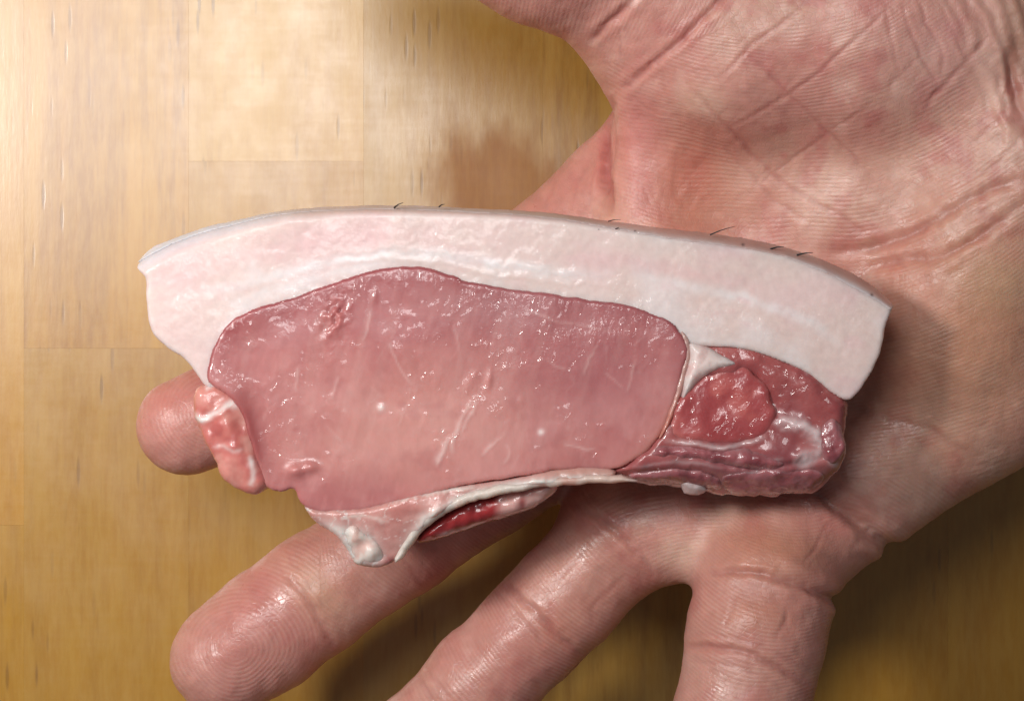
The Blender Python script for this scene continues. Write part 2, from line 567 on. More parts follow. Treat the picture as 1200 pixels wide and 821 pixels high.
def build_hand():
    V, F = surface_nets(hand_sdf, (-68, -74, -46), (128, 92, 26), 1.15)
    V, F = subdivide(V, F)
    P = V.astype(np.float32)
    for _ in range(2):
        nrm = in_chunks(sdf_normal, P)
        P = P - nrm * in_chunks(hand_sdf, P)[:, None]
    # keep only what the plan needs finely: everything, one more split
    nrm = in_chunks(sdf_normal, P)
    both = np.concatenate([P, nrm], 1)
    both, F = subdivide(both, F)
    P = both[:, :3].astype(np.float32); nrm = both[:, 3:]; nrm /= np.maximum(np.linalg.norm(nrm, axis=1, keepdims=True), 1e-6)
    P = P - nrm.astype(np.float32) * in_chunks(hand_sdf, P)[:, None]
    P = P.astype(np.float64)
    q = to_px(P); px, py = q[:, 0], q[:, 1]
    up = sstep(-0.05, 0.45, nrm[:, 2])

    parts = [[] for _ in range(7)]
    for i in range(0, len(P), 120000):
        r = hand_sdf(P[i:i + 120000].astype(np.float32), True)
        for k in range(7): parts[k].append(r[k + 1])
    palm, thumb, idx, mid, ring, pin, pads = [np.concatenate(x) for x in parts]
    body = np.minimum(palm, pads)
    soft = sstep(-2.5, 2.5, body - np.minimum.reduce([idx, mid, ring, pin]))
    own = np.argmin(np.stack([body, thumb, idx, mid, ring, pin]), 0)

    # ---- relief: hollows, mounds, creases, wrinkles (mm along the normal)
    disp = np.zeros(len(P))
    disp -= 2.6 * blob(px, py, 800, 215, 55, 75, -25)
    disp -= 1.2 * blob(px, py, 900, 290, 120, 45, 20)
    disp += 1.0 * blob(px, py, 860, 110, 60, 45)
    disp += 1.0 * blob(px, py, 735, 170, 16, 60)
    disp -= 1.0 * blob(px, py, 695, 175, 12, 45, 25)
    disp += 0.7 * blob(px, py, 905, 645, 60, 25, 10)
    disp += 0.7 * blob(px, py, 690, 655, 40, 28, 135)
    disp += 0.6 * blob(px, py, 590, 775, 40, 26, 135)
    disp += 0.6 * blob(px, py, 300, 735, 60, 34, 145)
    disp += 0.5 * blob(px, py, 885, 725, 40, 24, 0)
    disp += 0.35 * fbm(px, py, 60, 3, 3)
    disp += 0.10 * fbm(px, py, 14, 4, 3)
    deep = [
        ([(822, 671), (880, 671), (925, 683), (980, 702)], 4.0, 0.75),
        ([(672, 588), (708, 612), (740, 640), (768, 676)], 4.0, 0.55),
        ([(716, 112), (708, 150), (709, 200), (712, 255)], 6.0, 1.6),
        ([(690, 50), (712, 30), (742, 0), (765, -30)], 4.5, 0.7),
        ([(724, 108), (765, 75), (800, 45), (845, 0), (870, -30)], 4.2, 0.65),
        ([(970, 297), (1025, 288), (1075, 270), (1125, 240), (1165, 220), (1210, 208)], 6.0, 0.75),
        ([(1010, 316), (1050, 305), (1100, 300), (1150, 275), (1210, 232)], 6.0, 0.7),
        ([(590, 682), (615, 705), (645, 735), (682, 768)], 4.2, 0.7),
        ([(801, 757), (860, 760), (900, 776), (950, 803)], 4.2, 0.65),
        ([(330, 668), (352, 690), (372, 722), (392, 760)], 4.5, 0.45),
        ([(1190, 40), (1186, 80), (1194, 130), (1215, 180)], 9.0, 1.3),
        ([(985, 470), (1030, 490), (1080, 500), (1130, 530), (1165, 552)], 6.0, 0.35),
    ]
    medium = [
        ([(810, 100), (850, 145), (890, 190), (925, 220), (980, 250), (1015, 275)], 3.4, 0.7),
        ([(845, 175), (880, 205), (905, 232), (950, 262)], 3.0, 0.4),
        ([(870, 55), (910, 95), (950, 135), (990, 175), (1030, 215)], 2.4, 0.55),
        ([(838, 97), (880, 55), (920, 25), (955, -5)], 2.8, 0.6),
        ([(855, 148), (920, 112), (965, 80), (1030, 20), (1050, 0)], 2.6, 0.6),
        ([(880, 225), (930, 185), (980, 150), (1025, 117)], 2.4, 0.4),
        ([(1160, 40), (1130, 75), (1100, 106), (1080, 130)], 3.4, 0.8),
        ([(1076, 67), (1058, 86), (1040, 104)], 2.6, 0.5),
        ([(1036, -5), (1044, 40), (1054, 88), (1058, 105)], 2.6, 0.5),
        ([(1056, 0), (1068, 40), (1085, 75), (1100, 100)], 2.6, 0.55),
        ([(1072, -5), (1088, 30), (1102, 60), (1104, 92)], 2.6, 0.55),
        ([(1096, -5), (1112, 30), (1130, 66), (1135, 90)], 2.6, 0.45),
        ([(1130, -5), (1150, 25), (1165, 60), (1172, 110)], 3.0, 0.5),
        ([(1160, -5), (1176, 25), (1184, 60)], 3.0, 0.5),
        ([(1200, 100), (1170, 140), (1130, 175)], 2.8, 0.4),
        ([(1215, 140), (1170, 190), (1120, 220)], 2.8, 0.35),
        ([(598, 712), (620, 735), (640, 757)], 2.6, 0.4),
        ([(578, 690), (600, 712), (625, 742)], 2.4, 0.35),
        ([(478, 780), (495, 800), (515, 832)], 3.4, 0.5),
        ([(490, 770), (510, 795), (530, 825)], 2.6, 0.35),
        ([(690, 644), (665, 668), (645, 692)], 2.8, 0.35),
        ([(735, 672), (712, 692), (688, 716)], 2.8, 0.35),
        ([(862, 696), (858, 715), (850, 735)], 2.8, 0.35),
        ([(922, 708), (918, 730), (906, 752)], 2.8, 0.40),
        ([(800, 775), (850, 778), (890, 792), (930, 815)], 2.4, 0.35),
        ([(803, 745), (850, 745), (905, 762), (950, 785)], 2.4, 0.3),
        ([(972, 612), (955, 640), (938, 662)], 2.6, 0.45),
        ([(725, 30), (728, 50), (727, 68)], 2.2, 0.35),
        ([(640, 245), (650, 215), (665, 190)], 2.4, 0.3),
        ([(670, 250), (676, 215), (690, 180)], 2.6, 0.4),
        ([(690, 250), (692, 220), (700, 190)], 2.4, 0.35),
        ([(735, 108), (770, 135), (800, 140)], 2.2, 0.25),
        ([(340, 655), (362, 685), (384, 716)], 2.6, 0.25),
        ([(440, 620), (470, 650), (498, 690)], 3.0, 0.35),
        ([(456, 612), (484, 645), (512, 680)], 2.6, 0.28),
        ([(1000, 420), (1060, 410), (1120, 420)], 3.0, 0.2),
    ]
    r2 = random.Random(11)
    fine = []
    for k in range(130):       # short random wrinkles of the palm
        x, y = r2.uniform(730, 1190), r2.uniform(-5, 330)
        a = math.radians(r2.choice((-40, -48, 40, 46, 52)) + r2.uniform(-14, 14)); l = r2.uniform(14, 55)
        fine.append(([(x, y), (x + l / 2 * math.cos(a), y + l / 2 * math.sin(a)), (x + l * math.cos(a + 0.1), y + l * math.sin(a + 0.1))], 1.9, r2.uniform(0.12, 0.4)))
    for k in range(30):
        x, y = r2.uniform(1010, 1190), r2.uniform(300, 560)
        a = math.radians(r2.uniform(-50, 20)); l = r2.uniform(14, 45)
        fine.append(([(x, y), (x + l * math.cos(a), y + l * math.sin(a))], 2.0, r2.uniform(0.1, 0.3)))
    for k in range(24):
        x, y = r2.uniform(560, 760), r2.uniform(600, 800)
        a = math.radians(r2.choice((135, 45)) + r2.uniform(-15, 15)); l = r2.uniform(12, 30)
        fine.append(([(x, y), (x + l * math.cos(a), y + l * math.sin(a))], 1.9, r2.uniform(0.1, 0.25)))
    c1, k1 = line_field(px, py, deep); c2, k2 = line_field(px, py, medium); c3, k3 = line_field(px, py, fine)
    disp += up * (-0.75 * c1 + 0.22 * k1 - 0.30 * c2 + 0.06 * k2 - 0.15 * c3 + 0.04 * k3)
    fold, frim = line_field(px, py, [([(930, 552), (965, 580), (1000, 606), (1030, 630), (1090, 675)], 8.0, 1.0, 0.2), ([(905, 672), (945, 686), (975, 700), (1020, 722)], 7.0, 0.55, 0.2)])
    disp += -1.7 * fold + 0.7 * frim * up
    # wrist skin: parallel pleats
    wr = sstep(1120, 1190, px + 0.35 * (120 - py)) * sstep(240, 120, py)
    disp += up * wr * 0.16 * np.sin((px * 0.94 - py * 0.32) / 3.1 + 2.2 * fbm(px, py, 30, 9, 2))
    V = P + nrm * disp[:, None]

    # ---- ridges
    wx = px + 14 * fbm(px, py, 150, 12, 2); wy = py + 14 * fbm(px, py, 150, 13, 2)
    f_palm = np.hypot(wx - 900, wy + 250)
    low = (py > 560)
    f_pad = np.hypot((wx - 860) * 0.8, (wy - 790))
    ph = np.where(low, f_pad, f_palm)

    def along(a, b, bend, c0=None):
        a = np.array(a, float); b = np.array(b, float); d = (b - a) / np.hypot(*(b - a))
        s = (wx - a[0]) * d[0] + (wy - a[1]) * d[1]; t = -(wx - a[0]) * d[1] + (wy - a[1]) * d[0]
        return s + bend * t * t
    ph = np.where(own == 1, along((860, 40), (520, -118), 0.002), ph)
    ph = np.where(own == 2, np.hypot(wx - 250, (wy - 480)), ph)
    ph = np.where(own == 3, np.where(px < 375, np.hypot((wx - 285) * 0.9, (wy - 755)), along((740, 440), (268, 771), 0.004)), ph)
    ph = np.where(own == 4, along((721, 636), (500, 866), 0.004), ph)
    ph = np.where(own == 5, along((897, 690), (862, 860), 0.005), ph)
    ph = ph / 4.9
    amp = up * np.clip(1.0 - 1.6 * c1 - 0.8 * c2, 0, 1) * (0.65 + 0.5 * fbm(px, py, 50, 14, 2))
    amp *= 1.0 - 0.75 * wr
    amp *= np.where((own == 2) & (px > 500), 0.15, 1.0) * np.where((px < 712) & (py < 255) & (own != 1), 0.25, 1.0)

    # ---- colour of the skin, with one highlight painted in
    n1 = fbm(px, py, 110, 21, 3); n2 = fbm(px, py, 34, 24, 3); n3 = fbm(px, py, 9, 27, 2)
    C = np.tile(lin(210, 154, 134), (len(P), 1))

    def tint(colour, w):
        w = np.clip(w, 0, 1)[:, None]
        C[:] = C * (1 - w) + lin(*colour) * w
    tint((206, 128, 118), 0.55 * sstep(-0.3, 0.5, n1))
    tint((226, 182, 162), 0.45 * sstep(0.05, 0.6, -n1))
    tint((194, 106, 100), 0.55 * sstep(0.10, 0.6, n2))
    tint((232, 190, 172), 0.35 * sstep(0.15, 0.6, -n2))
    tint((200, 118, 86), 0.85 * blob(px, py, 805, 215, 60, 80, -25))
    tint((190, 104, 88), 0.5 * blob(px, py, 815, 200, 30, 40))
    tint((214, 134, 128), 0.6 * blob(px, py, 745, 170, 40, 90))
    tint((222, 190, 164), 0.5 * blob(px, py, 825, 120, 30, 24))
    tint((206, 142, 92), 0.75 * blob(px, py, 905, 645, 60, 30, 5))
    tint((230, 192, 168), 0.65 * blob(px, py, 795, 650, 36, 26))
    tint((206, 140, 100), 0.6 * blob(px, py, 885, 720, 40, 24))
    tint((206, 140, 104), 0.5 * blob(px, py, 660, 735, 40, 22, 135))
    tint((200, 138, 98), 0.75 * blob(px, py, 1130, 400, 150, 130, -30))
    tint((206, 160, 120), 0.6 * blob(px, py, 1170, 330, 50, 40))
    tint((214, 158, 150), 0.5 * blob(px, py, 1090, 60, 70, 60))  # pink-lilac highlight, painted into the skin tint
    tint((192, 118, 106), 0.5 * soft)
    tint((196, 112, 106), 0.5 * blob(px, py, 280, 760, 70, 60))
    tint((200, 118, 110), 0.5 * blob(px, py, 200, 500, 60, 60))
    tint((206, 164, 128), np.where(own == 3, 0.5, 0) * blob(px, py, 372, 690, 26, 50, -35))
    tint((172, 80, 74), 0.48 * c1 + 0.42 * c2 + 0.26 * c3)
    tint((150, 100, 70), 0.55 * sstep(1160, 1195, px) * sstep(150, 60, py))
    L = (C @ np.array([0.3, 0.55, 0.15]))[:, None]
    C[:] = (C * 0.86 + L * 0.14) * 1.04
    C *= (1 + 0.06 * n3)[:, None]
    oil = np.clip(0.35 + 0.5 * fbm(px, py, 40, 29, 3) + 0.3 * soft + 0.5 * blob(px, py, 1085, 55, 60, 50) + 0.4 * blob(px, py, 880, 600, 60, 20), 0, 1)
    o = mesh_object("hand", V, F, M_SKIN, None, C, {"phase": ph, "amp": amp, "oil": oil})
    o["label"] = "open bare hand, palm up with fingers spread, holding the slice of raw pork"
    o["category"] = "hand"
    return o


build_hand()

# ------------------------------------------------------------------ the pork chop
chop = bpy.data.objects.new("pork_chop", None)
COL.objects.link(chop)
chop["label"] = "raw pork loin chop with thick white fat cap lying on the palm"
chop["category"] = "meat"

ZREF = 18.0
SREF = (DIST - ZREF) / DIST * MPP


def ztop(px):
    return 18.0 + 0.0062 * (px - 600)


def slab(name, poly, mat, color_fn, rag=1.0, top=0.0, thick=17.0, R=2.5, relief=None, step=2.1, parent=chop, power=2.0, wet=None, edge_low=0.5, drop=None, xform=None, sharp=False):
    P = np.array(poly, float) if sharp else smooth_line(poly, 5.0, True)
    # a slightly ragged cut line
    t = np.arange(len(P))
    P = P + rag * np.stack([fbm(P[:, 0], P[:, 1], 13, 71, 3), fbm(P[:, 0], P[:, 1], 13, 75, 3)], 1)
    lo = P.min(0) - 2 * step; hi = P.max(0) + 2 * step
    gx = np.arange(lo[0], hi[0], step); gy = np.arange(lo[1], hi[1], step)
    X, Y = np.meshgrid(gx, gy, indexing='ij')
    Q = np.stack([X.ravel(), Y.ravel()], 1)
    sd, near = poly_sd(Q, P)
    keep = sd > -0.75 * step
    snap = keep & (sd < 0.25 * step)
    Q[snap] = near[snap]; sd = np.where(snap, 0.0, sd)
    idx = np.full(len(Q), -1); idx[keep] = np.arange(keep.sum())
    G = idx.reshape(X.shape)
    quads = np.stack([G[:-1, :-1], G[:-1, 1:], G[1:, 1:], G[1:, :-1]], -1).reshape(-1, 4)
    quads = quads[(quads >= 0).all(1)]
    used = np.unique(quads)
    re = np.full(keep.sum(), -1); re[used] = np.arange(len(used))
    quads = re[quads]
    Q = Q[keep][used]; sd = sd[keep][used]
    px, py = Q[:, 0], Q[:, 1]
    dmm = sd * SREF
    u = np.clip(1 - dmm / R, 0, 1)
    prof = (1 - u ** power) ** (1 / power)             # 0 at the rim, 1 inside
    H = thick
    zt = ztop(px) + top
    zm = zt - H * edge_low
    rl = relief(px, py, sd) if relief is not None else 0.0
    drop = min(H * edge_low, R * 1.6) if drop is None else drop
    z1 = zt - drop * (1 - prof) + rl
    z0 = zt - H + min(H * (1 - edge_low), R) * (1 - prof)
    # the rim joins both sheets
    xy = np.stack([(px - 600) * SREF, (410.5 - py) * SREF], 1)
    n = len(Q)
    # boundary vertices
    E = np.concatenate([quads[:, [0, 1]], quads[:, [1, 2]], quads[:, [2, 3]], quads[:, [3, 0]]])
    key = np.sort(E, 1); k = key[:, 0].astype(np.int64) * n + key[:, 1]
    uq, inv, cnt = np.unique(k, return_inverse=True, return_counts=True)
    be = E[cnt[inv] == 1]
    VT = np.concatenate([xy, z1[:, None]], 1); VB = np.concatenate([xy, z0[:, None]], 1)
    # wall rings
    rings = 5
    bv = np.unique(be); mp = np.full(n, -1); mp[bv] = np.arange(len(bv))
    layers = []
    for r in range(1, rings):
        f = r / rings
        z = VT[bv, 2] * (1 - f) + VB[bv, 2] * f
        bulge = 0.5 * fbm(px[bv] + r * 31.0, py[bv] - r * 17.0, 16, 81, 3)
        c = xy[bv]; cen = xy.mean(0)
        layers.append(np.stack([c[:, 0] + bulge * 0.7, c[:, 1] + bulge * 0.7, z], 1))
    V = np.concatenate([VT, VB] + layers)
    F = [quads[:, ::-1], quads + n]
    # orientation of the wall follows the top's boundary direction
    ids = [bv] + [2 * n + i * len(bv) + np.arange(len(bv)) for i in range(rings - 1)] + [bv + n]
    for r in range(rings):
        a = ids[r][mp[be[:, 0]]]; b = ids[r][mp[be[:, 1]]]; c = ids[r + 1][mp[be[:, 1]]]; d = ids[r + 1][mp[be[:, 0]]]
        F.append(np.stack([a, b, c, d], 1))
    if xform is not None:
        V = xform(V)
    C = color_fn(px, py, sd)
    wv = wet(px, py, sd) if wet is not None else np.zeros(n)
    CA = np.concatenate([C, C] + [C[bv]] * (rings - 1)); WA = np.concatenate([wv, wv] + [wv[bv]] * (rings - 1))
    o = mesh_object(name, V, np.concatenate(F), mat, parent, CA, {"wet": WA})
    return o


def blend(C, colour, w):
    w = np.clip(w, 0, 1)[:, None]
    return C * (1 - w) + lin(*colour) * w


def calm(C, f, gain=1.0):
    L = (C @ np.array([0.3, 0.55, 0.15]))[:, None]
    return (C * (1 - f) + L * f) * gain


OUT_TOP = [(150, 304), (168, 287), (196, 275), (238, 261), (300, 248), (340, 242), (400, 238), (470, 238), (540, 241), (600, 244), (660, 249), (720, 258),
           (780, 266), (840, 273), (880, 279), (920, 288), (960, 301), (1000, 319), (1025, 335), (1044, 352)]
RIND_IN = [(1040, 364), (1026, 356), (1000, 341), (960, 320), (920, 304), (880, 295), (840, 289), (780, 281), (720, 272), (660, 263), (600, 257), (540, 254), (470, 252),
           (400, 253), (340, 259), (300, 267), (240, 284), (200, 299), (164, 320)]
RIGHT = [(1033, 384), (1029, 408), (1018, 435), (1006, 454), (993, 467)]
LEFT = [(236, 451), (226, 438), (212, 421), (192, 408), (178, 396), (170, 380), (166, 350), (165, 325)]

# ---- fat cap: reaches a few millimetres under the lean
def slope(px, py):
    top_y = np.interp(px, [p[0] for p in OUT_TOP], [p[1] for p in OUT_TOP])
    w = np.maximum(np.interp(px, [p[0] for p in reversed(RIND_IN)], [p[1] for p in reversed(RIND_IN)]) - top_y, 5.0)
    t = np.clip((py - top_y) / w, 0, 1)
    return t, -3.8 * (1 - t) ** 1.7 + 0.05 * fbm(px, py, 9, 131, 3)


fat_poly = [(152, 308)] + [(x, y + 2) for x, y in OUT_TOP[1:-1]] + [(1041, 355), (1039, 368)] + RIGHT + [(976, 462), (950, 442), (925, 428), (895, 416), (865, 408), (835, 406), (800, 404), (770, 388), (735, 374), (640, 360), (560, 348), (525, 338), (495, 330), (470, 328), (430, 334), (365, 357), (325, 369), (297, 379), (278, 392), (264, 412), (258, 440), (250, 458)] + LEFT


def fat_col(px, py, d):
    n = fbm(px, py, 70, 101, 3); m = fbm(px * 0.45, py, 16, 104, 3)
    C = np.tile(lin(232, 208, 201), (len(px), 1))
    C = blend(C, (234, 202, 200), 0.65 * sstep(-0.1, 0.6, n))
    C = blend(C, (238, 228, 228), 0.5 * sstep(0.1, 0.6, -n))
    C = blend(C, (230, 192, 192), 0.35 * sstep(0.2, 0.7, m))
    streak, _ = line_field(px, py, [([(230, 345), (330, 320), (430, 300), (500, 296), (560, 306), (640, 318), (720, 325)], 7, 0.8, 2),
                                    ([(740, 318), (800, 335), (880, 352), (950, 380), (985, 410)], 6, 0.6, 2),
                                    ([(260, 360), (330, 335), (420, 312), (480, 304)], 6, 0.6, 2),
                                    ([(255, 385), (300, 350), (380, 330)], 6, 0.5, 2)])
    C = blend(C, (243, 238, 238), streak)
    pink, _ = line_field(px, py, [([(640, 300), (720, 306), (800, 318), (900, 340)], 9, 0.5, 3), ([(200, 330), (280, 300), (400, 278), (520, 276)], 14, 0.5, 3),
                                  ([(860, 350), (880, 356)], 3, 0.5), ([(690, 290), (700, 294)], 3, 0.4)])
    C = blend(C, (232, 190, 190), pink)
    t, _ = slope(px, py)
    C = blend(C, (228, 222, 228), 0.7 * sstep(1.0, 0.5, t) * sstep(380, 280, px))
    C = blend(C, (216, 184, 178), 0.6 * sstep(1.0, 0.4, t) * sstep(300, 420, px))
    return C


def fat_rel(px, py, d):
    _, rm = line_field(px, py, [([(380, 305), (450, 296), (520, 300), (570, 312), (640, 322), (720, 330)], 3, 1.0, 3)])
    return slope(px, py)[1] + 0.3 * fbm(px, py, 80, 111, 2) + 0.015 * fbm(px, py, 11, 114, 3) + 0.12 * rm - 1.2 * sstep(330, 170, px) * sstep(0, 60, 60 - d) * 0.3


slab("fat_cap", fat_poly, M_FAT, fat_col, top=0.0, thick=17.0, R=0.6, drop=0.5, relief=fat_rel, wet=lambda px, py, d: 0.5 * blob(px, py, 960, 380, 45, 30, 30) + 0.4 * blob(px, py, 270, 285, 60, 14, -20) + 0.35 * sstep(6, 2, d))

# ---- rind: the skin side leans away behind the top edge
rind_poly = list(OUT_TOP)
for x, y in RIND_IN:
    ty_ = np.interp(x, [p[0] for p in OUT_TOP], [p[1] for p in OUT_TOP])
    rind_poly.append((x, ty_ + (y - ty_) * np.interp(x, [300, 420, 640, 800], [0.30, 0.45, 0.6, 0.95])))


def rind_col(px, py, d):
    n = fbm(px, py, 26, 121, 4)
    top_y = np.interp(px, [p[0] for p in OUT_TOP], [p[1] for p in OUT_TOP])
    e = sstep(14, 3, py - top_y)
    C = np.tile(lin(224, 203, 200), (len(px), 1))
    C = blend(C, (206, 170, 156), 0.9 * e * sstep(420, 700, px))
    C = blend(C, (178, 132, 120), 0.75 * sstep(20, 8, py - top_y) * sstep(680, 900, px))
    C = blend(C, (196, 150, 140), 0.6 * sstep(0.0, 0.5, n) * sstep(600, 900, px))
    C = blend(C, (236, 228, 230), 0.8 * sstep(360, 260, px))
    C = blend(C, (214, 178, 166), 0.5 * blob(px, py, 420, 245, 70, 12))
    pits = np.zeros(len(px))
    for x, y, r in ((169, 305, 2.0), (328, 262, 1.2), (228, 276, 1.3), (391, 252, 1.2), (246, 280, 1.0), (505, 248, 1.2), (870, 287, 1.8), (1018, 346, 1.8), (744, 271, 1.4)):
        pits = np.maximum(pits, np.exp(-((px - x) ** 2 + (py - y) ** 2) / r ** 2))
    C = blend(C, (60, 52, 56), pits)
    return C


def rind_rel(px, py, d):
    return fat_rel(px, py, d * 0 + 30)


rind = slab("rind", rind_poly, M_RIND, rind_col, top=0.10, thick=16.0, R=0.3, drop=0.16, relief=rind_rel, step=1.7, wet=lambda px, py, d: 0.4 * sstep(400, 250, px))

# ---- the eye of loin
loin_poly = [(240, 440), (245, 415), (252, 398), (266, 379), (290, 364), (320, 354), (360, 342), (400, 327), (430, 318), (470, 312), (500, 314), (530, 323), (560, 332), (600, 338),
             (650, 345), (700, 352), (740, 359), (772, 370), (790, 382), (802, 398), (805, 413), (800, 435), (793, 460), (786, 482), (775, 506), (762, 524), (745, 537), (722, 548),
             (690, 550), (650, 551), (600, 559), (560, 566), (520, 574), (480, 585), (440, 596), (405, 603), (365, 600), (350, 590), (343, 575), (326, 577), (311, 572), (301, 548), (292, 520), (280, 484), (262, 462), (246, 452)]
r3 = random.Random(21)
veins = [
    ([(552, 466), (546, 482), (537, 500), (531, 515), (528, 532)], 2.2, 0.75), ([(559, 462), (556, 478), (548, 492), (540, 508)], 1.8, 0.6),
    ([(527, 512), (520, 526), (514, 537), (510, 547)], 2.8, 0.9), ([(349, 430), (346, 445), (343, 462)], 1.8, 0.5), ([(396, 440), (391, 455), (387, 468)], 1.6, 0.4),
    ([(454, 400), (462, 420), (472, 440), (484, 452)], 1.5, 0.45), ([(436, 360), (432, 380), (424, 400)], 1.5, 0.35), ([(564, 535), (576, 522), (590, 512)], 1.8, 0.5),
    ([(592, 520), (598, 532), (590, 545)], 1.8, 0.4), ([(640, 420), (652, 430), (668, 434)], 1.5, 0.35), ([(700, 405), (690, 420), (684, 440)], 1.5, 0.4),
    ([(708, 436), (722, 446), (730, 455)], 1.4, 0.35), ([(610, 360), (640, 372), (690, 384), (720, 388)], 1.6, 0.3), ([(660, 520), (680, 524), (700, 527)], 1.6, 0.45),
    ([(478, 470), (470, 486), (466, 500)], 1.5, 0.3), ([(380, 500), (392, 510), (400, 520)], 1.4, 0.25), ([(530, 380), (536, 400), (540, 424)], 1.5, 0.3), ([(745, 420), (740, 440), (734, 460)], 1.4, 0.35)]
for k in range(46):
    x, y = r3.uniform(290, 770), r3.uniform(350, 560)
    a = math.radians(r3.choice((100, 80, 115, 60, 20)) + r3.uniform(-12, 12)); l = r3.uniform(10, 34)
    veins.append(([(x, y), (x + l * 0.5 * math.cos(a) + r3.uniform(-2, 2), y + l * 0.5 * math.sin(a)), (x + l * math.cos(a + 0.2), y + l * math.sin(a + 0.2))], r3.uniform(1.0, 1.8), r3.uniform(0.05, 0.16), 3.0))


def loin_col(px, py, d):
    n = fbm(px, py, 120, 141, 3); m = fbm(px, py, 30, 144, 4)
    g = fbm(px * 0.96 + py * 0.28, (py * 0.96 - px * 0.28) * 0.3, 6, 147, 3)
    C = np.tile(lin(206, 118, 116), (len(px), 1))
    C = blend(C, (226, 152, 140), 0.9 * blob(px, py, 500, 500, 200, 75, -8))
    C = blend(C, (190, 96, 100), 0.55 * sstep(-0.1, 0.5, n))
    C = blend(C, (222, 146, 140), 0.35 * sstep(0.1, 0.6, m))
    C = blend(C, (186, 90, 92), 0.30 * sstep(0.1, 0.6, -m))
    C = blend(C, (228, 150, 146), 0.20 * sstep(0.1, 0.6, g))
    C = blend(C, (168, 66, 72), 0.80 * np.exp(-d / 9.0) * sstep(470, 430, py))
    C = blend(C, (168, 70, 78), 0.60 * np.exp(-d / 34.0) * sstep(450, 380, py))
    C = blend(C, (166, 50, 52), 0.85 * blob(px, py, 288, 505, 22, 60, -14))  # deep red, with the shade beside the curled flap painted in
    C = blend(C, (188, 100, 108), 0.7 * blob(px, py, 690, 430, 100, 75))
    C = blend(C, (178, 110, 116), 0.5 * blob(px, py, 590, 365, 80, 34))  # greyish sheen painted into the tint of the lean
    C = blend(C, (214, 120, 92), 0.6 * np.exp(-d / 7.0) * sstep(700, 760, px) * sstep(440, 500, py))
    st = fbm(px + 0.25 * py, py * 0.12, 15, 261, 3)
    C = blend(C, (232, 180, 170), 0.13 * sstep(0.15, 0.6, st) * sstep(10, 40, d))
    v, _ = line_field(px, py, veins)
    C = blend(C, (240, 206, 200), 0.8 * v)
    spot = np.exp(-((px - 446) ** 2 + (py - 478) ** 2) / 16) + np.exp(-((px - 634) ** 2 + (py - 506) ** 2) / 12)
    C = blend(C, (246, 226, 222), spot)
    return calm(C, 0.22, 1.0) * np.array([1.02, 0.97, 0.95])


def loin_rel(px, py, d):
    v, _ = line_field(px, py, veins)
    dent = 0.0
    for gx, gy, gw, gh, gz in ((573, 446, 4, 10, 0.55), (548, 452, 6, 9, 0.4), (556, 440, 5, 6, 0.3), (394, 372, 5, 12, 0.5), (408, 360, 4, 7, 0.35), (446, 478, 4, 4, 0.4), (438, 348, 4, 8, 0.3), (610, 470, 4, 6, 0.25), (386, 388, 4, 8, 0.4)):
        dent = dent + 0.55 * gz * blob(px, py, gx, gy, gw, gh, 8)
    dent = dent + blob(px, py, 392, 372, 12, 24, 15) * fbm(px, py, 7, 151, 3) * 1.0
    rag = fbm(px * 0.96 + py * 0.28, (py * 0.96 - px * 0.28) * 0.4, 8, 155, 3)
    return 0.8 * fbm(px, py, 120, 153, 2) + 0.06 * fbm(px, py, 26, 157, 2) + 0.02 * rag + 0.13 * v + dent + 0.9 * blob(px, py, 345, 552, 10, 7) + 0.7 * blob(px, py, 362, 548, 9, 6) - 0.5 * blob(px, py, 300, 500, 14, 50, -14) - 0.6 * sstep(80, 0, d) * sstep(500, 590, py)


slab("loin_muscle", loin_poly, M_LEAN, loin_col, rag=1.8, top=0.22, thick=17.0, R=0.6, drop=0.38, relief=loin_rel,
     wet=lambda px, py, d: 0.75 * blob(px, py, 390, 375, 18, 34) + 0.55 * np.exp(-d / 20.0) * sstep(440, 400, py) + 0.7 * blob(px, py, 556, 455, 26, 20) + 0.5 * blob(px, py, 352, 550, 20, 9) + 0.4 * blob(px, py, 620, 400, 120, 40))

# ---- curled flap at the narrow end
flap_poly = [(224, 456), (244, 450), (268, 457), (287, 475), (295, 496), (298, 520), (305, 545), (314, 564), (306, 576), (290, 581), (272, 574), (256, 560), (246, 540), (236, 522), (228, 500), (221, 478)]


def flap_col(px, py, d):
    n = fbm(px, py, 18, 161, 3)
    C = np.tile(lin(216, 112, 100), (len(px), 1))
    C = blend(C, (226, 146, 130), 0.7 * sstep(-0.1, 0.5, n) + 0.4 * blob(px, py, 255, 465, 22, 14))
    C = blend(C, (196, 84, 80), 0.6 * sstep(0.1, 0.5, -n))
    w, _ = line_field(px, py, [([(222, 484), (234, 492), (248, 484), (262, 476), (272, 472), (270, 482)], 4.2, 1.0, 1.5), ([(245, 525), (260, 524), (272, 530), (283, 524)], 2.4, 0.6), ([(290, 535), (294, 552), (292, 570)], 3.4, 0.9), ([(236, 455), (245, 452)], 3, 0.7)])
    C = blend(C, (244, 228, 222), w)
    return calm(C, 0.2, 1.05)


def flap_rel(px, py, d):
    w, _ = line_field(px, py, [([(222, 484), (240, 492), (272, 474)], 5, 1.0), ([(240, 528), (283, 524)], 5, 0.8)])
    return 0.5 * fbm(px, py, 26, 165, 2) + 0.04 * fbm(px, py, 6, 167, 2) + 0.35 * w + 1.0 * blob(px, py, 268, 510, 12, 40, -20)


slab("curled_flap", flap_poly, M_TRIM, flap_col, rag=2.5, top=0.1, thick=13.0, R=1.6, drop=1.8, relief=flap_rel, step=1.6, wet=lambda px, py, d: 0.15 + 0 * px)

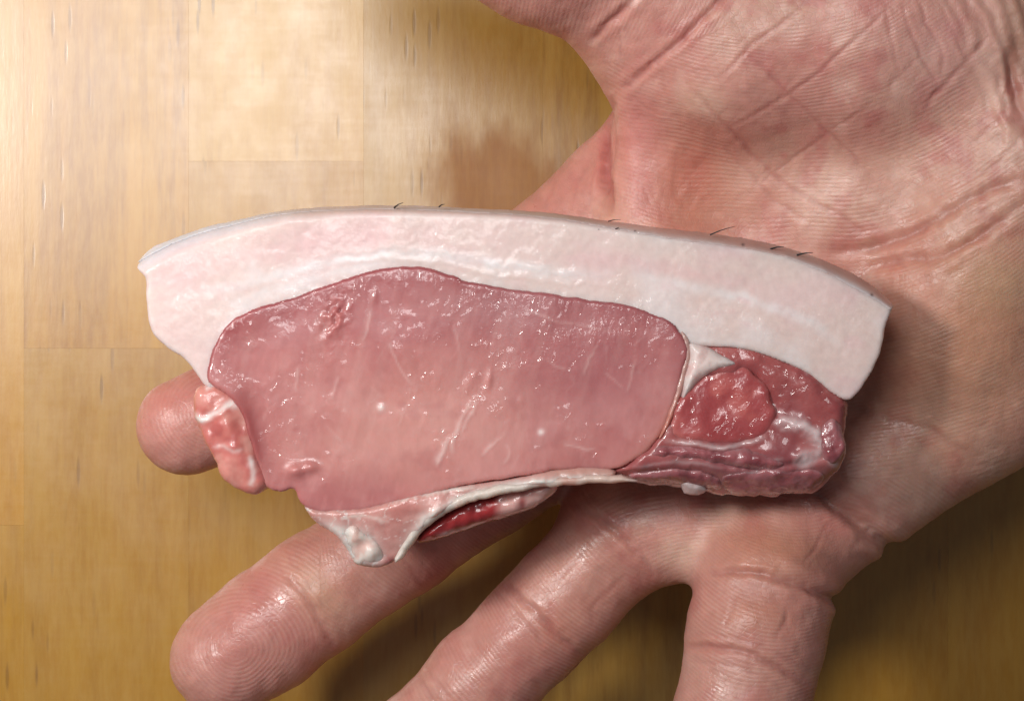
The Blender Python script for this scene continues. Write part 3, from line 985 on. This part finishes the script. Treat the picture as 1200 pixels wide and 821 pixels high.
# ---- the side muscle with its pieces
side_poly = [(800, 402), (822, 398), (845, 396), (870, 397), (900, 406), (932, 420), (956, 434), (977, 452), (991, 468), (992, 490), (990, 515), (986, 542), (976, 566), (960, 579), (925, 583), (890, 585), (850, 582),
             (810, 577), (770, 572), (735, 568), (700, 562), (704, 550), (730, 530), (750, 514), (764, 494), (778, 458), (788, 420)]


def side_col(px, py, d):
    n = fbm(px, py, 40, 171, 4); m = fbm(px, py * 1.6, 16, 174, 3)
    C = np.tile(lin(186, 88, 86), (len(px), 1))
    C = blend(C, (206, 116, 110), 0.6 * sstep(0.0, 0.6, n))
    C = blend(C, (150, 58, 64), 0.6 * sstep(0.0, 0.6, -n))
    C = blend(C, (146, 84, 96), 0.55 * blob(px, py, 870, 550, 110, 26))
    C = blend(C, (200, 108, 90), 0.6 * blob(px, py, 930, 412, 60, 10, 22))
    w, _ = line_field(px, py, [([(778, 517), (810, 519), (850, 523), (880, 516), (900, 510)], 2.6, 0.7), ([(906, 492), (925, 496), (945, 505), (955, 520), (945, 535), (925, 540)], 7, 1.0, 4),
                               ([(960, 512), (972, 530), (976, 548)], 5, 0.7, 4), ([(915, 535), (895, 540), (880, 535)], 4, 0.5, 3), ([(930, 412), (938, 425), (944, 440)], 2.2, 0.5), ([(715, 562), (760, 570), (800, 576), (830, 580)], 4.5, 0.8, 3),
                               ([(740, 548), (790, 540), (850, 548)], 2.0, 0.4), ([(852, 556), (900, 552), (950, 560)], 2, 0.35)])
    C = blend(C, (232, 204, 204), w)
    return calm(C, 0.15, 0.95)


def side_rel(px, py, d):
    w, _ = line_field(px, py, [([(906, 492), (945, 505), (955, 520), (925, 540)], 8, 1.0, 3), ([(778, 517), (850, 523), (900, 510)], 4, 0.6)])
    g, _ = line_field(px, py, [([(862, 428), (885, 445), (900, 462), (908, 490)], 5, 1.0, 2), ([(770, 522), (820, 532), (870, 545), (920, 545), (970, 530)], 5, 0.9, 2), ([(735, 556), (800, 552), (860, 566), (930, 572)], 5, 0.8, 2)])
    sl = sstep(520, 585, py)
    near = sstep(0, 16, d) + sstep(470, 500, py)
    near = np.clip(near, 0, 1)
    return near * 0.5 * fbm(px, py, 34, 181, 2) + 0.08 * fbm(px, py, 11, 184, 2) + 0.6 * w - 0.9 * g * near - 5.0 * sl * sl - 1.0 * np.clip(1.6 * blob(px, py, 847, 476, 52, 40), 0, 1) - 1.1 * sstep(20, 5, d) * sstep(806, 786, px) * sstep(575, 545, py)


side = slab("side_muscle", side_poly, M_DARK, side_col, rag=4.0, top=0.25, thick=17.0, R=3.4, relief=side_rel, drop=3.0, step=1.9, wet=lambda px, py, d: 0.45 * sstep(540, 500, py) + 0.5 * blob(px, py, 925, 440, 40, 16, 25))

round_poly = [(792, 470), (806, 452), (826, 438), (848, 428), (868, 428), (886, 440), (900, 458), (907, 482), (903, 504), (888, 516), (850, 522), (815, 518), (782, 512), (786, 490)]


def round_col(px, py, d):
    n = fbm(px, py, 30, 191, 4)
    C = np.tile(lin(176, 80, 82), (len(px), 1))
    C = blend(C, (204, 110, 104), 0.7 * sstep(0.0, 0.6, n)); C = blend(C, (158, 60, 64), 0.6 * sstep(0.0, 0.6, -n))
    C = blend(C, (200, 130, 124), 0.5 * np.exp(-d / 4.0))
    return C


slab("round_muscle", round_poly, M_DARK, round_col, rag=3.0, top=0.1, thick=12.0, R=1.2, drop=1.0, relief=lambda px, py, d: 0.5 * fbm(px, py, 34, 195, 2) + 0.06 * fbm(px, py, 10, 197, 2), step=1.8, parent=side, wet=lambda px, py, d: 0.7 + 0 * px)
def lobe_rel(px, py, d):
    sl = sstep(520, 585, py)
    return -5.0 * sl * sl + 0.5 * fbm(px, py, 22, 241, 3) + 0.15 * fbm(px, py, 8, 243, 2)


def lobe_col(px, py, d):
    n = fbm(px, py, 20, 245, 4)
    C = np.tile(lin(170, 88, 94), (len(px), 1))
    C = blend(C, (176, 108, 112), 0.7 * sstep(0.0, 0.5, n)); C = blend(C, (120, 44, 54), 0.6 * sstep(0.0, 0.5, -n))
    C = blend(C, (214, 176, 176), 0.55 * np.exp(-d / 2.5))
    return calm(C, 0.1)


for lobe in ([(772, 521), (800, 519), (850, 524), (890, 528), (918, 540), (905, 550), (870, 548), (830, 541), (790, 538), (762, 534)],
             [(846, 556), (880, 549), (925, 546), (955, 549), (968, 560), (956, 575), (925, 580), (880, 581), (850, 574)],
             [(738, 556), (770, 548), (810, 549), (845, 560), (850, 574), (820, 573), (780, 568), (750, 564)],
             [(955, 500), (972, 488), (985, 500), (986, 525), (976, 545), (962, 540), (956, 520)]):
    slab("muscle_lobe", lobe, M_DARK, lobe_col, rag=3.0, top=0.75, thick=11.0, R=1.6, drop=1.7, relief=lobe_rel, step=1.7, parent=side, wet=lambda px, py, d: 0.5 + 0 * px)
slab("fat_bead", [(800, 566), (812, 563), (824, 567), (832, 576), (822, 583), (806, 580)], M_FAT, lambda px, py, d: np.tile(lin(222, 192, 190), (len(px), 1)), top=0.75, thick=9.0, R=1.4, drop=1.6, relief=lobe_rel, step=1.4, parent=side, wet=lambda px, py, d: 0.3 + 0 * px)
wedge_poly = [(802, 400), (818, 400), (842, 411), (866, 425), (858, 431), (838, 437), (820, 448), (808, 462), (796, 478), (796, 450), (803, 422)]
slab("fat_wedge", wedge_poly, M_FAT, lambda px, py, d: blend(np.tile(lin(240, 214, 208), (len(px), 1)), (222, 164, 160), 0.5 * sstep(0, 0.5, fbm(px, py, 14, 201, 3))), top=0.85, thick=12.0, R=1.8,
     relief=lambda px, py, d: 0.25 * fbm(px, py, 12, 203, 3), step=1.5, parent=side)
sil_poly = [(797, 386), (806, 396), (809, 412), (804, 436), (797, 462), (789, 486), (779, 506), (771, 514), (778, 494), (787, 468), (795, 440), (801, 414), (797, 398)]
slab("silverskin", sil_poly, M_TRIM, lambda px, py, d: blend(np.tile(lin(226, 168, 158), (len(px), 1)), (206, 110, 92), 0.8 * sstep(440, 500, py)), top=0.45, thick=10.0, R=0.7, drop=0.7,
     relief=lambda px, py, d: 0.2 * fbm(px, py, 10, 207, 2), step=1.3)

# ---- trim along the rib side
trim_poly = [(354, 594), (380, 598), (420, 596), (460, 588), (500, 578), (545, 569), (600, 560), (650, 550), (700, 546), (722, 552), (712, 563), (680, 566), (640, 569), (600, 574), (565, 582), (530, 595), (505, 611), (488, 632), (470, 652),
             (450, 666), (432, 669), (414, 662), (402, 645), (392, 630), (375, 620), (362, 608)]


def trim_col(px, py, d):
    n = fbm(px, py, 22, 211, 4)
    v = np.abs(fbm(px, py, 20, 215, 3))
    C = np.tile(lin(220, 152, 142), (len(px), 1))
    C = blend(C, (228, 160, 150), 0.6 * sstep(0, 0.5, n)); C = blend(C, (204, 116, 108), 0.5 * sstep(0.05, 0.5, -n))
    C = blend(C, (240, 216, 210), 0.8 * sstep(0.06, 0.0, v) * sstep(520, 490, px))
    C = blend(C, (244, 228, 220), sstep(420, 406, px + 0.25 * (py - 640)) * 0 + 0.95 * blob(px, py, 415, 645, 24, 20) + 0.7 * blob(px, py, 395, 622, 22, 8, 20))
    w, _ = line_field(px, py, [([(722, 560), (690, 561), (640, 565), (596, 571), (560, 580), (524, 594), (500, 608), (484, 626), (470, 646)], 7.0, 1.0, 1.5), ([(455, 590), (490, 580), (520, 576), (560, 569)], 2.6, 0.8, 2), ([(400, 610), (430, 606), (455, 612)], 2.4, 0.6, 3)])
    C = blend(C, (246, 230, 220), w)
    C = blend(C, (206, 140, 120), 0.6 * blob(px, py, 680, 553, 60, 5))
    C = blend(C, (150, 52, 54), 0.8 * blob(px, py, 455, 660, 8, 6))
    return calm(C, 0.15)


def trim_rel(px, py, d):
    w, _ = line_field(px, py, [([(722, 560), (640, 565), (596, 571), (560, 580), (524, 594), (500, 610), (470, 648)], 5.5, 1.0, 1.0), ([(455, 590), (490, 580), (520, 576), (560, 569)], 4, 0.9, 2)])
    return 0.7 * fbm(px, py, 30, 221, 2) + 0.10 * fbm(px, py, 9, 224, 2) + 0.5 * w - 2.0 * sstep(590, 660, py)


slab("rib_trim", trim_poly, M_TRIM, trim_col, rag=1.2, top=0.0, thick=13.0, R=1.1, drop=1.2, relief=trim_rel, step=1.6, wet=lambda px, py, d: 0.5 * sstep(540, 480, px) + 0.3)

def strip_col(px, py, d):
    n = fbm(px, py, 18, 251, 3)
    C = np.tile(lin(242, 216, 202), (len(px), 1))
    C = blend(C, (228, 172, 158), 0.7 * sstep(-0.1, 0.5, n) + 0.5 * sstep(590, 690, px))
    return C


strip_poly = [(748, 562), (722, 557), (690, 556), (640, 559), (596, 565), (560, 573), (522, 587), (496, 604), (478, 624), (463, 648), (460, 662), (470, 656), (488, 634), (506, 614), (532, 598), (566, 585), (600, 577), (640, 571), (690, 567), (724, 566)]
slab("fat_strip", strip_poly, M_FAT, strip_col, rag=2.2, top=0.25, thick=9.0, R=1.0, drop=1.1, relief=lambda px, py, d: 0.35 * fbm(px, py, 20, 253, 3) - 2.0 * sstep(590, 660, py), step=1.4, wet=lambda px, py, d: 0.2 + 0 * px)
lump_poly = [(392, 622), (412, 616), (432, 622), (444, 634), (450, 650), (446, 664), (430, 669), (414, 662), (403, 646)]
slab("fat_lump", lump_poly, M_FAT, lambda px, py, d: blend(np.tile(lin(242, 222, 212), (len(px), 1)), (230, 172, 160), 0.6 * sstep(0.0, 0.5, fbm(px, py, 16, 257, 3))), rag=2.5, top=0.5, thick=10.0, R=2.0, drop=2.0,
     relief=lambda px, py, d: 0.7 * fbm(px, py, 18, 259, 2) - 2.0 * sstep(590, 660, py), step=1.5, wet=lambda px, py, d: 0.2 + 0 * px)
under_poly = [(486, 640), (505, 608), (545, 585), (600, 568), (650, 560), (655, 576), (640, 590), (618, 602), (592, 611), (556, 622), (520, 634)]


def under_col(px, py, d):
    C = np.tile(lin(160, 50, 52), (len(px), 1))
    C = blend(C, (230, 182, 174), 0.85 * sstep(575, 595, px)); C = blend(C, (150, 56, 58), 0.8 * blob(px, py, 612, 592, 5, 14))
    w, _ = line_field(px, py, [([(510, 631), (545, 622), (570, 616)], 3, 0.9)])
    return blend(C, (226, 200, 196), w)


slab("under_flap", under_poly, M_DARK, under_col, top=-2.4, thick=9.0, R=2.4, relief=lambda px, py, d: 0.6 * fbm(px, py, 20, 231, 3), step=1.8)

# ---- bristles left in the rind
def bristle(pts, r):
    L = smooth_line([p[:2] for p in pts], 3.0)
    zz = np.interp(np.linspace(0, 1, len(L)), np.linspace(0, 1, len(pts)), [p[2] for p in pts])
    C3 = np.stack([(L[:, 0] - 600) * SREF, (410.5 - L[:, 1]) * SREF, zz], 1)
    V = []; F = []
    n = len(C3)
    for i in range(n):
        t = C3[min(i + 1, n - 1)] - C3[max(i - 1, 0)]; t /= np.linalg.norm(t)
        a = np.cross(t, (0, 0, 1)); a /= np.linalg.norm(a); b = np.cross(t, a)
        rr = r * (1 - 0.75 * i / (n - 1))
        for k in range(5):
            an = 2 * math.pi * k / 5
            V.append(C3[i] + rr * (math.cos(an) * a + math.sin(an) * b))
    for i in range(n - 1):
        for k in range(5):
            F.append((i * 5 + k, i * 5 + (k + 1) % 5, (i + 1) * 5 + (k + 1) % 5, (i + 1) * 5 + k))
    mesh_object("bristle", V, F, M_HAIR, rind)


zr = lambda x, dz: ztop(np.array([x]))[0] + dz
for (x0, y0, x1, y1, r) in ((461, 242, 472, 237, 0.16), (514, 241, 521, 239, 0.13), (832, 275, 860, 266, 0.12), (902, 292, 916, 290, 0.16), (933, 299, 950, 297, 0.16), (718, 271, 725, 267, 0.14), (713, 259, 727, 258, 0.09), (697, 271, 702, 269, 0.12)):
    bristle([(x0, y0, zr(x0, -1.3)), ((x0 + x1) / 2, (y0 + y1) / 2 - 0.8, zr(x0, -0.4)), (x1, y1, zr(x0, 0.1))], r)
